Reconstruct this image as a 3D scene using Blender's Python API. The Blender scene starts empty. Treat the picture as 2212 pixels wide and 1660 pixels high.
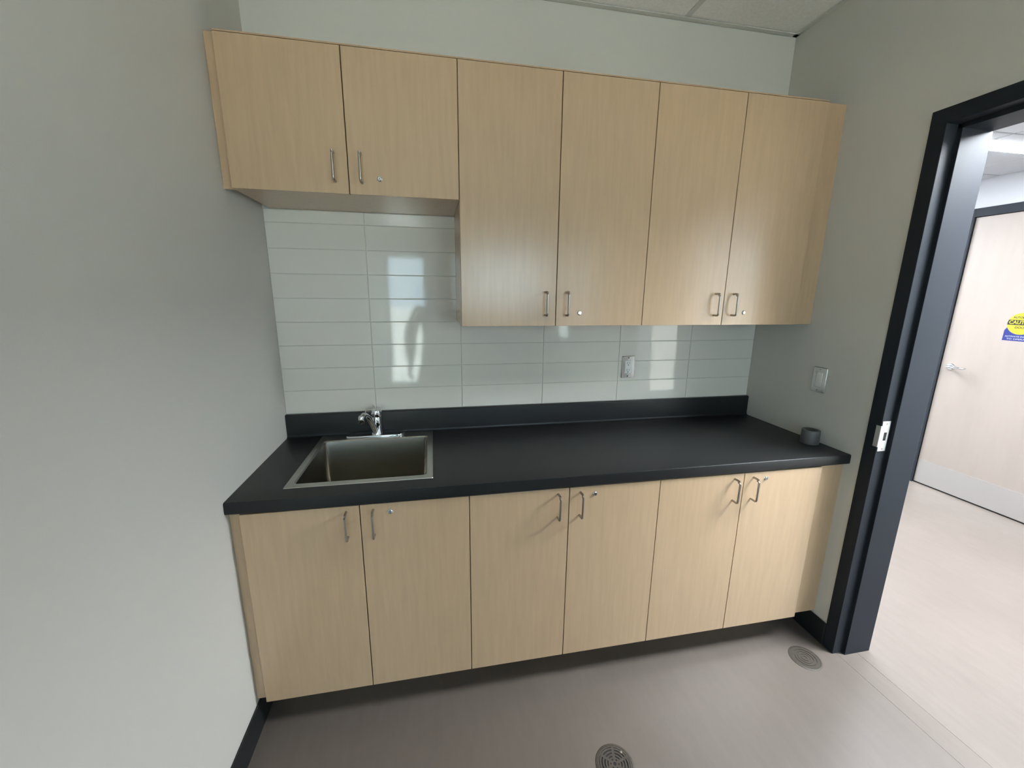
import bpy, bmesh, math, random
from mathutils import Vector, Matrix
random.seed(7)
SC = bpy.context.scene
COL = SC.collection

# ------------------------------------------------------------------ camera, sky, exposure
# x runs along the cabinet wall (0 = left wall), y is 0 on the cabinet wall and negative into the room, z is up
W = 2.402            # right wall
DEP = 4.3            # window wall is at y = -DEP
CEIL = 2.776
HEND = 2.45         # the hallway ends here, towards -y
HX0, HX1, HCEIL = 2.577, 4.766, 2.45     # hallway: near face, far wall, ceiling

cd = bpy.data.cameras.new('camera'); cam = bpy.data.objects.new('camera', cd); COL.objects.link(cam)
cd.sensor_fit = 'HORIZONTAL'; cd.sensor_width = 36.0; cd.lens = 882.157 / 2212 * 36.0
cd.clip_start = 0.02; cd.clip_end = 200
cr = Vector((0.9818861, -0.1892226, 0.0097214)); cu = Vector((0.0318024, 0.2151695, 0.9760588)); cf = Vector((0.1867841, 0.9580694, -0.2172896))
m = Matrix((cr, cu, -cf)).transposed().to_4x4(); m.translation = Vector((0.6687, -1.9507, 1.5801))
cam.matrix_world = m
SC.camera = cam

SKY = 9.3
wd = bpy.data.worlds.new('daylight'); SC.world = wd; wd.use_nodes = True
bg = wd.node_tree.nodes['Background']; bg.inputs[0].default_value = (0.64, 0.83, 1.0, 1); bg.inputs[1].default_value = SKY
# daylight portals in the two window openings (sampling guides for the sky, they give off no light of their own)
WIN = ((0.025, 0.60, 0.20, 2.13), (0.975, 2.25, 1.33, 2.15))    # x0, x1, z0, z1
for px0, px1, pz0, pz1 in WIN:
    ld = bpy.data.lights.new('window_portal', 'AREA'); ld.shape = 'RECTANGLE'; ld.size = px1 - px0; ld.size_y = pz1 - pz0
    ld.cycles.is_portal = True
    lo = bpy.data.objects.new('window_portal', ld); COL.objects.link(lo)
    lo.location = ((px0 + px1) / 2, -DEP - 0.15, (pz0 + pz1) / 2); lo.rotation_euler = (math.radians(90), 0, 0)
ld = bpy.data.lights.new('window_portal', 'AREA'); ld.shape = 'RECTANGLE'; ld.size = 1.22; ld.size_y = 2.02; ld.cycles.is_portal = True
lo = bpy.data.objects.new('window_portal', ld); COL.objects.link(lo); lo.location = (3.79, -HEND - .097, 1.11); lo.rotation_euler = (math.radians(90), 0, 0)
SW = (-4.05, -3.22, 0.92, 2.15)      # unseen side window, added in the right wall for daylight on the left wall: y0, y1, z0, z1
ld = bpy.data.lights.new('window_portal', 'AREA'); ld.shape = 'RECTANGLE'; ld.size = SW[3] - SW[2]; ld.size_y = SW[1] - SW[0]; ld.cycles.is_portal = True
lo = bpy.data.objects.new('window_portal', ld); COL.objects.link(lo)
lo.location = (HX0 - 0.02, (SW[0] + SW[1]) / 2, (SW[2] + SW[3]) / 2); lo.rotation_euler = (0, math.radians(90), 0)
LAMP = 70.0; PANEL = 98.0          # hallway light fixtures; the panels are unseen, added to brighten hall and doorway
sn = bpy.data.lights.new('sun', 'SUN'); sn.energy = 31.0; sn.angle = math.radians(2.0); sn.color = (1.0, 0.97, 0.93)
so_ = bpy.data.objects.new('sun', sn); COL.objects.link(so_); so_.location = (0, 20, 20)
so_.rotation_euler = Vector((0.25, -1.0, -0.95)).to_track_quat('-Z', 'Y').to_euler()      # shines past the building on to the ground outside
SC.view_settings.view_transform = 'Standard'; SC.view_settings.look = 'None'
SC.view_settings.exposure = 0.14; SC.view_settings.gamma = 1.0; SC.view_settings.use_curve_mapping = False
SC.cycles.use_denoising = True
SC.cycles.max_bounces = 14; SC.cycles.diffuse_bounces = 8; SC.cycles.glossy_bounces = 6
SC.cycles.sample_clamp_indirect = 8.0
SC.cycles.blur_glossy = 0.3

# ------------------------------------------------------------------ materials
def mat(name, col, rough=0.5, metal=0.0, spec=0.5, grain=None, bump=None, coat=0.0, aniso=0.0, emit=None, coat_r=0.05):
    """grain = (scale xyz, amount, detail); bump = (scale, strength)"""
    M = bpy.data.materials.new(name); M.use_nodes = True; nt = M.node_tree; N = nt.nodes; b = N['Principled BSDF']
    b.inputs['Base Color'].default_value = (*col, 1); b.inputs['Roughness'].default_value = rough
    b.inputs['Metallic'].default_value = metal; b.inputs['Specular IOR Level'].default_value = spec
    b.inputs['Coat Weight'].default_value = coat; b.inputs['Coat Roughness'].default_value = coat_r
    if aniso: b.inputs['Anisotropic'].default_value = aniso
    if emit:
        b.inputs['Emission Color'].default_value = (*emit[0], 1); b.inputs['Emission Strength'].default_value = emit[1]
    if grain or bump:
        geo = N.new('ShaderNodeNewGeometry')
    if grain:
        sc, amt, det = grain
        mp = N.new('ShaderNodeMapping'); mp.inputs['Scale'].default_value = sc
        nt.links.new(geo.outputs['Position'], mp.inputs['Vector'])
        nz = N.new('ShaderNodeTexNoise'); nz.inputs['Scale'].default_value = 1.0; nz.inputs['Detail'].default_value = det
        nz.inputs['Roughness'].default_value = 0.6
        nt.links.new(mp.outputs[0], nz.inputs['Vector'])
        mr = N.new('ShaderNodeMapRange'); mr.inputs['From Min'].default_value = 0.3; mr.inputs['From Max'].default_value = 0.7
        mr.inputs['To Min'].default_value = 1 - amt; mr.inputs['To Max'].default_value = 1 + amt
        nt.links.new(nz.outputs['Fac'], mr.inputs['Value'])
        mx = N.new('ShaderNodeVectorMath'); mx.operation = 'SCALE'; mx.inputs[0].default_value = col
        nt.links.new(mr.outputs[0], mx.inputs['Scale']); nt.links.new(mx.outputs[0], b.inputs['Base Color'])
    if bump:
        n2 = N.new('ShaderNodeTexNoise'); n2.inputs['Scale'].default_value = bump[0]; n2.inputs['Detail'].default_value = 3
        nt.links.new(geo.outputs['Position'], n2.inputs['Vector'])
        bp = N.new('ShaderNodeBump'); bp.inputs['Strength'].default_value = bump[1]; bp.inputs['Distance'].default_value = 0.002
        nt.links.new(n2.outputs['Fac'], bp.inputs['Height']); nt.links.new(bp.outputs[0], b.inputs['Normal'])
    return M

paint = mat('wall_paint', (0.570, 0.556, 0.512), 0.55, spec=0.3, bump=(220, 0.12))
ceil_tile = mat('ceiling_tile', (0.90, 0.87, 0.83), 0.9, spec=0.1, grain=((90, 90, 90), 0.05, 4), bump=(160, 0.4))
tee_white = mat('tee_grid', (0.62, 0.61, 0.56), 0.5)
maple = mat('maple_laminate', (0.485, 0.338, 0.210), 0.22, spec=0.6, grain=((70, 70, 5), 0.045, 5))
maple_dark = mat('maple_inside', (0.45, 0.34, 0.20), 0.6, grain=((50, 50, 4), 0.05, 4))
hall_maple = mat('hall_door_veneer', (0.235, 0.20, 0.175), 0.4, grain=((9, 9, 1.6), 0.05, 4))
glaze = mat('white_glaze', (0.67, 0.64, 0.575), 0.06, spec=0.5)
grout = mat('grout', (0.56, 0.56, 0.50), 0.9, grain=((300, 300, 300), 0.08, 2))
counter_m = mat('charcoal_laminate', (0.014, 0.0142, 0.0145), 0.36, spec=0.3, grain=((260, 260, 260), 0.10, 3), bump=(900, 0.05))
rubber = mat('black_rubber', (0.012, 0.014, 0.015), 0.5, spec=0.4)
frame_m = mat('charcoal_frame_paint', (0.021, 0.024, 0.029), 0.45, spec=0.10)
steel = mat('brushed_steel', (0.50, 0.49, 0.455), 0.30, metal=1.0, grain=((3, 900, 900), 0.04, 2))
bowl_m = mat('satin_steel_bowl', (0.36, 0.34, 0.295), 0.22, metal=1.0)
chrome = mat('chrome', (0.62, 0.63, 0.64), 0.07, metal=1.0)
nickel = mat('satin_nickel', (0.42, 0.385, 0.34), 0.33, metal=1.0)
strike_m = mat('satin_strike', (0.62, 0.61, 0.59), 0.42, metal=0.7)
plate_m = mat('polished_steel_plate', (0.60, 0.59, 0.57), 0.16, metal=1.0)
white_pl = mat('white_plastic', (0.72, 0.72, 0.69), 0.35)
dark_slot = mat('dark_slot', (0.008, 0.008, 0.008), 0.8)
bronze = mat('dull_bronze', (0.055, 0.046, 0.036), 0.5, metal=0.25, grain=((140, 140, 140), 0.25, 4))
tape_m = mat('grey_tape', (0.105, 0.103, 0.102), 0.45)
tape_core = mat('tape_core', (0.07, 0.07, 0.065), 0.8)
kick_m = mat('kick_plate_steel', (0.46, 0.44, 0.42), 0.45, metal=0.8)
lamp_m = mat('lamp_diffuser', (0.9, 0.9, 0.9), 0.5, emit=((0.90, 0.955, 1.02), LAMP))
added_panel_m = mat('added_panel_diffuser', (0.9, 0.9, 0.9), 0.5, emit=((0.90, 0.955, 1.02), PANEL))
lamp_case = mat('lamp_housing', (0.8, 0.8, 0.8), 0.4)
blue_m = mat('sign_blue', (0.002, 0.008, 0.11), 0.5)
yellow_m = mat('sign_yellow', (0.28, 0.245, 0.006), 0.5)
black_m = mat('sign_black', (0.004, 0.004, 0.002), 0.6)
letter_w = mat('sign_white', (0.20, 0.21, 0.26), 0.5)
hall_wall_m = mat('hall_paint', (0.41, 0.415, 0.43), 0.6, spec=0.3)
ground_m = mat('outside_ground', (0.85, 0.80, 0.71), 0.9, grain=((2, 2, 2), 0.1, 4))
skin_m = mat('skin', (0.50, 0.31, 0.22), 0.5); hair_m = mat('dark_hair', (0.02, 0.015, 0.012), 0.5)
jacket_m = mat('dark_jacket', (0.03, 0.032, 0.04), 0.8); trousers_m = mat('dark_trousers', (0.025, 0.028, 0.045), 0.85)
shoe_m = mat('black_shoe', (0.015, 0.015, 0.015), 0.4); phone_m = mat('phone_black', (0.01, 0.01, 0.012), 0.15)
eye_m = mat('eye_white', (0.75, 0.73, 0.7), 0.2); iris_m = mat('iris_brown', (0.05, 0.025, 0.015), 0.2); lip_m = mat('lips', (0.42, 0.19, 0.16), 0.4)

def vinyl(k=1.0, name='sheet_vinyl'):
    M = mat(name, (0.40, 0.355, 0.325), 0.38, spec=0.45); nt = M.node_tree; N = nt.nodes; b = N['Principled BSDF']
    geo = N.new('ShaderNodeNewGeometry')
    mp = N.new('ShaderNodeMapping'); mp.inputs['Scale'].default_value = (22, 5, 1); mp.inputs['Rotation'].default_value = (0, 0, 0.12)
    nt.links.new(geo.outputs['Position'], mp.inputs['Vector'])
    n1 = N.new('ShaderNodeTexNoise'); n1.inputs['Scale'].default_value = 1.3; n1.inputs['Detail'].default_value = 7; n1.inputs['Roughness'].default_value = 0.65
    nt.links.new(mp.outputs[0], n1.inputs['Vector'])
    n2 = N.new('ShaderNodeTexNoise'); n2.inputs['Scale'].default_value = 2.2; n2.inputs['Detail'].default_value = 3
    nt.links.new(geo.outputs['Position'], n2.inputs['Vector'])
    ad = N.new('ShaderNodeMath'); ad.operation = 'ADD'
    nt.links.new(n1.outputs['Fac'], ad.inputs[0]); nt.links.new(n2.outputs['Fac'], ad.inputs[1])
    r = N.new('ShaderNodeValToRGB'); r.color_ramp.elements[0].position = 0.38; r.color_ramp.elements[1].position = 0.62
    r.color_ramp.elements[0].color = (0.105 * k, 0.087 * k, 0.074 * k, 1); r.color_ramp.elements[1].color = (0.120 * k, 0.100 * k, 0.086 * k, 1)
    hf = N.new('ShaderNodeMath'); hf.operation = 'MULTIPLY'; hf.inputs[1].default_value = 0.5
    nt.links.new(ad.outputs[0], hf.inputs[0]); nt.links.new(hf.outputs[0], r.inputs[0]); nt.links.new(r.outputs[0], b.inputs['Base Color'])
    return M
vinyl_m = vinyl(); vinyl_strip_lit = vinyl(1.05, 'sheet_vinyl_strip_lit'); vinyl_hall_lit = vinyl(1.16, 'sheet_vinyl_hall_lit')  # same vinyl; strip and hall copies lightened to imitate the brighter hall light

def glass(tint=(0.93, 0.96, 0.95, 1)):
    M = bpy.data.materials.new('window_glass'); M.use_nodes = True; nt = M.node_tree; N = nt.nodes; N.clear()
    o = N.new('ShaderNodeOutputMaterial'); mx = N.new('ShaderNodeMixShader'); t = N.new('ShaderNodeBsdfTransparent'); g = N.new('ShaderNodeBsdfGlossy')
    g.inputs['Roughness'].default_value = 0.02; t.inputs[0].default_value = tint
    f = N.new('ShaderNodeFresnel'); f.inputs[0].default_value = 1.5
    ge = N.new('ShaderNodeNewGeometry'); iv = N.new('ShaderNodeMath'); iv.operation = 'SUBTRACT'; iv.inputs[0].default_value = 1.0
    nt.links.new(ge.outputs['Backfacing'], iv.inputs[1]); mu = N.new('ShaderNodeMath'); mu.operation = 'MULTIPLY'
    nt.links.new(f.outputs[0], mu.inputs[0]); nt.links.new(iv.outputs[0], mu.inputs[1]); nt.links.new(mu.outputs[0], mx.inputs[0]); nt.links.new(t.outputs[0], mx.inputs[1]); nt.links.new(g.outputs[0], mx.inputs[2]); nt.links.new(mx.outputs[0], o.inputs[0])
    return M
glass_m = glass(); tinted_m = glass((0.70, 0.69, 0.67, 1))

# ------------------------------------------------------------------ builders
WL = {}              # world location of every object (parents are only ever translated)
def link(o, parent, world):
    COL.objects.link(o)
    if parent is not None:
        o.parent = parent; o.location = Vector(world) - WL[parent.name]
    else:
        o.location = world
    WL[o.name] = Vector(world)
    return o
def tag(o, label=None, cat=None, group=None, kind=None):
    if label: o['label'] = label
    if cat: o['category'] = cat
    if group: o['group'] = group
    if kind: o['kind'] = kind
    return o
def empty(name, loc, **k):
    o = bpy.data.objects.new(name, None); o.empty_display_size = 0.1
    return tag(link(o, None, loc), **k)
def obj(name, bm, m_, parent=None, smooth=False, origin=None, **k):
    """link a bmesh given in world coordinates as one mesh object"""
    me = bpy.data.meshes.new(name)
    bmesh.ops.recalc_face_normals(bm, faces=bm.faces)
    if origin is None:
        xs = [v.co for v in bm.verts]
        lo = Vector([min(c[i] for c in xs) for i in range(3)]); hi = Vector([max(c[i] for c in xs) for i in range(3)])
        origin = Vector(((lo.x + hi.x) / 2, (lo.y + hi.y) / 2, lo.z))
    origin = Vector(origin)
    for v in bm.verts: v.co -= origin
    bm.to_mesh(me); bm.free()
    for mm in (m_ if isinstance(m_, (list, tuple)) else [m_]): me.materials.append(mm)
    if smooth:
        me.polygons.foreach_set('use_smooth', [True] * len(me.polygons))
        try: me.set_sharp_from_angle(angle=math.radians(35))
        except Exception: pass
    return tag(link(bpy.data.objects.new(name, me), parent, origin), **k)
def box(bm, x0, x1, y0, y1, z0, z1, bev=0.0, seg=2):
    if x0 > x1: x0, x1 = x1, x0
    if y0 > y1: y0, y1 = y1, y0
    if z0 > z1: z0, z1 = z1, z0
    t = bmesh.new()
    vs = [t.verts.new((x, y, z)) for x in (x0, x1) for y in (y0, y1) for z in (z0, z1)]
    for f in ((0, 1, 3, 2), (4, 6, 7, 5), (0, 4, 5, 1), (2, 3, 7, 6), (0, 2, 6, 4), (1, 5, 7, 3)): t.faces.new([vs[i] for i in f])
    if bev > 0: bmesh.ops.bevel(t, geom=t.edges[:], offset=bev, segments=seg, affect='EDGES', profile=0.5)
    return merge(bm, t)
def merge(bm, t, mtx=None):
    mp = {v: bm.verts.new(mtx @ v.co if mtx else v.co) for v in t.verts}
    for f in t.faces:
        try:
            nf = bm.faces.new([mp[v] for v in f.verts]); nf.material_index = f.material_index
        except ValueError: pass
    t.free(); return bm
def B(*a, **k): return box(bmesh.new(), *a, **k)
def basis(d):
    d = Vector(d).normalized(); a = Vector((0, 0, 1)) if abs(d.z) < 0.9 else Vector((1, 0, 0))
    x = a.cross(d).normalized(); return x, d.cross(x).normalized(), d
def lathe(bm, prof, c, axis=(0, 0, 1), n=32):
    """prof = [(radius, height)...] turned about axis through c"""
    x, y, d = basis(axis); c = Vector(c); rings = []
    for r, h in prof:
        if r < 1e-6: rings.append([bm.verts.new(c + d * h)])
        else: rings.append([bm.verts.new(c + d * h + (x * math.cos(2 * math.pi * i / n) + y * math.sin(2 * math.pi * i / n)) * r) for i in range(n)])
    for a, b in zip(rings, rings[1:]):
        for i in range(n):
            j = (i + 1) % n
            if len(a) == 1 and len(b) == 1: continue
            if len(a) == 1: bm.faces.new([a[0], b[i], b[j]])
            elif len(b) == 1: bm.faces.new([a[i], a[j], b[0]])
            else: bm.faces.new([a[i], a[j], b[j], b[i]])
    return bm
def tube(bm, pts, rad, n=12, flat=1.0, cap=True):
    """rad: number or list; parallel-transported ring sweep"""
    pts = [Vector(p) for p in pts]; R = rad if isinstance(rad, (list, tuple)) else [rad] * len(pts)
    t0 = (pts[1] - pts[0]).normalized(); x, y, _ = basis(t0); rings = []
    for i, p in enumerate(pts):
        t = ((pts[min(i + 1, len(pts) - 1)] - pts[max(i - 1, 0)])).normalized()
        x = (x - t * x.dot(t)).normalized(); y = t.cross(x)
        rings.append([bm.verts.new(p + (x * math.cos(2 * math.pi * k / n) * flat + y * math.sin(2 * math.pi * k / n)) * R[i]) for k in range(n)])
    for a, b in zip(rings, rings[1:]):
        for k in range(n): bm.faces.new([a[k], a[(k + 1) % n], b[(k + 1) % n], b[k]])
    if cap: bm.faces.new(rings[0][::-1]); bm.faces.new(rings[-1])
    return bm
def prism(bm, poly, z0, z1, f=lambda x, y, z: (x, y, z)):
    """extrude a closed polygon; f maps (a, b, h) to world"""
    lo = [bm.verts.new(f(x, y, z0)) for x, y in poly]; hi = [bm.verts.new(f(x, y, z1)) for x, y in poly]; n = len(poly)
    bm.faces.new(lo[::-1]); bm.faces.new(hi)
    for i in range(n): bm.faces.new([lo[i], lo[(i + 1) % n], hi[(i + 1) % n], hi[i]])
    return bm
def rrect(x0, x1, y0, y1, r, n=5):
    p = []
    for cx, cy, a in ((x1 - r, y1 - r, 0), (x0 + r, y1 - r, 90), (x0 + r, y0 + r, 180), (x1 - r, y0 + r, 270)):
        for i in range(n + 1):
            t = math.radians(a + 90 * i / n); p.append((cx + r * math.cos(t), cy + r * math.sin(t)))
    return p
def lettering(name, text, size, at, m_, parent, width=None, bold=0.0, up=(0, 0, 1), right=(0, -1, 0)):
    cu_ = bpy.data.curves.new('t', 'FONT'); cu_.body = text; cu_.size = size; cu_.extrude = 0.0003; cu_.align_x = 'CENTER'; cu_.align_y = 'CENTER'; cu_.offset = bold
    o = bpy.data.objects.new('t', cu_); COL.objects.link(o); bpy.context.view_layer.update()
    me = bpy.data.meshes.new_from_object(o.evaluated_get(bpy.context.evaluated_depsgraph_get()))
    bm = bmesh.new(); bm.from_mesh(me); bpy.data.objects.remove(o); bpy.data.curves.remove(cu_); bpy.data.meshes.remove(me)
    xs = [v.co.x for v in bm.verts]; s = width / (max(xs) - min(xs)) if width else 1.0
    X = Vector(right); Y = Vector(up); Z = X.cross(Y); at = Vector(at)
    for v in bm.verts: v.co = at + X * v.co.x * s + Y * v.co.y + Z * v.co.z
    return obj(name, bm, m_, parent)

# ------------------------------------------------------------------ room shell
T = 0.12
FY0, FY1, FZ = -0.666, -1.680, 2.2067      # outer edges of the door frame in the right wall
fl = empty('floor', (1.2, -1.6, 0), kind='structure')
for x0, x1, y0, y1, vm in ((-T, 2.4185, -DEP - .2, T, vinyl_m), (2.4195, 2.5145, -DEP - .2, 3.4, vinyl_strip_lit), (2.5155, HX1 + T, -HEND - .1, 3.4, vinyl_hall_lit)):
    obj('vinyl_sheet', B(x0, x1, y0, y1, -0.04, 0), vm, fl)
obj('subfloor', B(-T, HX1 + T, -HEND - .1, 3.4, -0.10, -0.04), rubber, fl)
obj('subfloor', B(-T, HX0, -DEP - .2, -HEND - .1, -0.10, -0.04), rubber, fl)

wb = empty('wall_back', (1.2, 0, 0), kind='structure')
obj('plaster', B(-T, W + 0.0, 0.012, T, 0, CEIL + .05), paint, wb)
obj('plaster', B(0, W, 0, 0.012, 1.9105, CEIL + .05), paint, wb)       # wall above the tiles stands flush with their faces
obj('plaster', B(0, W, 0, 0.012, 0, 1.029), paint, wb)
obj('grout', B(0, W, 0.0035, 0.012, 1.029, 1.9105), grout, wb)
zj = [1.030] + [1.1375 + 0.103 * k for k in range(8)] + [1.9105]
xj = [0.0] + [0.3945 + 0.4055 * k for k in range(5)] + [W]
G = 0.0011
for r in range(len(zj) - 1):
    for c in range(len(xj) - 1):
        x0, x1, z0, z1 = xj[c] + G, xj[c + 1] - G, zj[r] + G, zj[r + 1] - G
        if x0 > 0.82 and z0 > 1.50: continue        # nothing of these shows behind the tall cabinets
        bm = B(x0, x1, 0.0, 0.0075, z0, z1, bev=0.0016, seg=3)
        cx, cz = (x0 + x1) / 2, (z0 + z1) / 2
        ax, az = random.gauss(0, 0.0012), random.gauss(0, 0.0022); dy = random.uniform(-0.0003, 0.0003)
        for v in bm.verts:
            u = (v.co.x - cx) * 2 / 0.4; w_ = (v.co.z - cz) * 2 / 0.1
            v.co.y += dy + (v.co.x - cx) * ax + (v.co.z - cz) * az
        obj('tile', bm, glaze, wb)

wl = empty('wall_left', (-T / 2, -1.6, 0), kind='structure')
obj('plaster', B(-T, 0, -DEP, 0.05, 0, CEIL + .05), paint, wl)
wr = empty('wall_right', (W + .08, -1.6, 0), kind='structure')
bm = bmesh.new()
box(bm, W, HX0, FY0, 0.012, 0, CEIL + .05); box(bm, W, HX0, SW[1], FY1, 0, CEIL + .05); box(bm, W, HX0, -DEP - .2, SW[0], 0, CEIL + .05); box(bm, W, HX0, SW[0], SW[1], 0, SW[2]); box(bm, W, HX0, SW[0], SW[1], SW[3], CEIL + .05); box(bm, W, HX0, FY1, FY0, FZ - 0.005, CEIL + .05)
obj('plaster', bm, paint, wr)
wf = empty('wall_front', (1.2, -DEP - .1, 0), kind='structure')
bm = bmesh.new()
for a, b in ((-T, WIN[0][0]), (WIN[0][1], WIN[1][0]), (WIN[1][1], W)): box(bm, a, b, -DEP - .2, -DEP, 0, CEIL + .05)
for a, b, z0, z1 in WIN: box(bm, a, b, -DEP - .2, -DEP, 0, z0); box(bm, a, b, -DEP - .2, -DEP, z1, CEIL + .05)
obj('plaster', bm, paint, wf)
for i, (a, b, WZ0, WZ1) in enumerate(WIN):
    w = empty('window_%d' % (i + 1), ((a + b) / 2, -DEP - .12, WZ0), kind='structure')
    bm = bmesh.new(); t = 0.04; y0, y1 = -DEP - .15, -DEP - .09
    box(bm, a, a + t, y0, y1, WZ0, WZ1); box(bm, b - t, b, y0, y1, WZ0, WZ1); box(bm, a + t, b - t, y0, y1, WZ0, WZ0 + t); box(bm, a + t, b - t, y0, y1, WZ1 - t, WZ1)
    obj('frame', bm, white_pl, w); obj('pane', B(a + t, b - t, -DEP - .123, -DEP - .117, WZ0 + t, WZ1 - t), glass_m, w)
    obj('sill', B(a, b, -DEP - .09, -DEP + .02, WZ0 - .02, WZ0, bev=.003), white_pl, w)
w = empty('window_3', (HX0 - .06, (SW[0] + SW[1]) / 2, SW[2]), kind='structure')  # guessed window, added for the light it lets in
bm = bmesh.new(); t = .04; a, b = HX0 - .09, HX0 - .03
box(bm, a, b, SW[0], SW[0] + t, SW[2], SW[3]); box(bm, a, b, SW[1] - t, SW[1], SW[2], SW[3]); box(bm, a, b, SW[0] + t, SW[1] - t, SW[2], SW[2] + t); box(bm, a, b, SW[0] + t, SW[1] - t, SW[3] - t, SW[3])
obj('frame', bm, white_pl, w); obj('pane', B(HX0 - .063, HX0 - .057, SW[0] + t, SW[1] - t, SW[2] + t, SW[3] - t), glass_m, w)
obj('sill', B(W - .02, HX0 - .09, SW[0], SW[1], SW[2] - .02, SW[2], bev=.003), white_pl, w)
gr = obj('ground', B(-30, 40, -60, -HEND - .1, -0.6, -0.5), ground_m, kind='structure')

# ceiling: tiles in a tee grid
ce = empty('ceiling', (1.2, -1.6, CEIL), kind='structure')
gx = [0.0, 0.5955, 1.2055, 1.8155, W]; gy = [0.0, -1.05, -2.27, -3.49, -DEP]
for i in range(4):
    for j in range(4):
        obj('ceiling_tile', B(gx[i] + .002, gx[i + 1] - .002, gy[j + 1] + .002, gy[j] - .002, CEIL + .004, CEIL + .02), ceil_tile, ce)
for x in gx[1:-1]: obj('tee', B(x - .012, x + .012, -DEP, 0, CEIL, CEIL + .0035), tee_white, ce)
for y in gy[1:-1]: obj('tee', B(0, W, y - .012, y + .012, CEIL - .0005, CEIL + .003), tee_white, ce)
for n_, (a, b, c_, d_) in (('a', (0, W, -.024, 0)), ('b', (0, .024, -DEP, 0)), ('c', (W - .024, W, -DEP, 0)), ('d', (0, W, -DEP, -DEP + .024))):
    bm = B(a, b, c_, d_, CEIL - .002, CEIL + .001)
    if n_ == 'a': box(bm, a, b, -.0015, 0, CEIL - .002, CEIL + .03)
    obj('wall_angle', bm, tee_white, ce)
obj('deck', B(-T, W + T, -DEP - .2, T, CEIL + .05, CEIL + .12), ceil_tile, ce)

def skirting(name, x0, x1, y0, y1, h=0.1135):
    return obj(name, B(x0, x1, y0, y1, 0, h, bev=.0025), rubber, kind='structure')
skirting('baseboard_left', 0, .007, -DEP, -.471)
skirting('baseboard_right', W - .007, W, FY0 + .001, -.471)
skirting('baseboard_front', .007, W - .007, -DEP, -DEP + .007)
skirting('baseboard_right_window_end', W - .007, W, -DEP + .007, FY1 - .001)

# ------------------------------------------------------------------ door frame in the right wall
FT = 0.0508; ST = 0.0159; RB = 0.0492; XA, XB = W - .004, 2.582
d1 = empty('door_1', (W + .08, (FY0 + FY1) / 2, 0), kind='structure')
def jamb_profile(s, y):          # s = +1: opening lies towards +y from here is solid
    # polygon in (x, y), y measured from the outer edge into the opening
    return [(XA, y), (XA, y - s * FT), (XA + RB, y - s * FT), (XA + RB, y - s * (FT + ST)), (XB, y - s * (FT + ST)), (XB, y - s * .018), (XB - .016, y - s * .018), (XB - .016, y - s * .002), (XA + .012, y - s * .002), (XA + .012, y)]
def bevelled_prism(poly, z0, z1, f=lambda x, y, z: (x, y, z), off=.0014):
    bm = prism(bmesh.new(), poly, z0, z1, f)
    d = Vector(f(0, 0, 1)) - Vector(f(0, 0, 0))
    es = [e for e in bm.edges if abs((e.verts[1].co - e.verts[0].co).normalized().dot(d)) > .99]
    bmesh.ops.bevel(bm, geom=es, offset=off, segments=2, affect='EDGES', profile=.5)
    return bm
j_strike = obj('jamb', bevelled_prism(jamb_profile(1, FY0), 0, FZ - FT), frame_m, d1)
obj('jamb', bevelled_prism(jamb_profile(-1, FY1), 0, FZ - FT), frame_m, d1)
hp = [(x, z) for x, z in jamb_profile(1, FZ)]
obj('head', bevelled_prism(hp, FY1 + .0005, FY0 - .0005, lambda x, z, y: (x, y, z)), frame_m, d1)
# ASA strike on the rabbet, its lip curling over the room-side edge
bm = bmesh.new(); yS = FY0 - FT - .0012
box(bm, XA + .003, XA + RB - .008, yS - .0008, yS + .0012, .975, 1.100, bev=.0006)
sp = obj('strike_plate', bm, strike_m, d1, label='bright steel strike plate with a dark latch hole')
bm = bmesh.new(); box(bm, XA - .003, XA + .004, yS - .0008, yS + .0012, .994, 1.081, bev=.0005)
tube(bm, [(XA - .002, yS + .000, .994), (XA - .002, yS + .000, 1.081)], .0022, 10)
box(bm, XA - .0035, XA - .0012, yS, yS + .017, .994, 1.081, bev=.0006)
obj('lip', bm, strike_m, sp)
obj('latch_hole', B(XA + .018, XA + .031, yS - .0013, yS - .0004, 1.020, 1.054), dark_slot, sp)
for z in (.985, 1.090):
    obj('screw', lathe(bmesh.new(), [(0, .0012), (.0035, .0010), (.0038, 0)], (XA + .024, yS - .0006, z), (0, -1, 0), 12), nickel, sp)

# ------------------------------------------------------------------ hallway beyond the doorway
hf = empty('wall_hall_far', (HX1 + .06, -1, 0), kind='structure')
D2Y1, D2Y0, D2Z = 0.6385, -0.290, 2.179     # clear opening of the hall door
bm = bmesh.new()
box(bm, HX1, HX1 + T, D2Y1, 3.4, 0, HCEIL + .05); box(bm, HX1, HX1 + T, -HEND - .1, D2Y0, 0, HCEIL + .05); box(bm, HX1, HX1 + T, D2Y0, D2Y1, D2Z, HCEIL + .05)
obj('plaster', bm, hall_wall_m, hf)
for nm, a in (('wall_hall_near', (W, HX0, .012, 3.4)), ('wall_hall_end', (HX0, HX1, 3.3, 3.4))):
    obj(nm, B(*a, 0, HCEIL + .05), hall_wall_m, kind='structure')
HW = (3.18, 4.40, 0.10, 2.12)      # tinted glazing in the near end of the hall: x0, x1, z0, z1
he = empty('wall_hall_other_end', (3.67, -HEND - .05, 0), kind='structure'); bm = bmesh.new()
for a_, b_, c_, d_ in ((HX0, HW[0], 0, HCEIL + .05), (HW[1], HX1, 0, HCEIL + .05), (HW[0], HW[1], 0, HW[2]), (HW[0], HW[1], HW[3], HCEIL + .05)): box(bm, a_, b_, -HEND - .1, -HEND, c_, d_)
obj('plaster', bm, hall_wall_m, he)
w = empty('window_4', (3.79, -HEND - .05, HW[2]), kind='structure'); bm = bmesh.new(); t = .035; a, b = -HEND - .09, -HEND - .02
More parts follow.
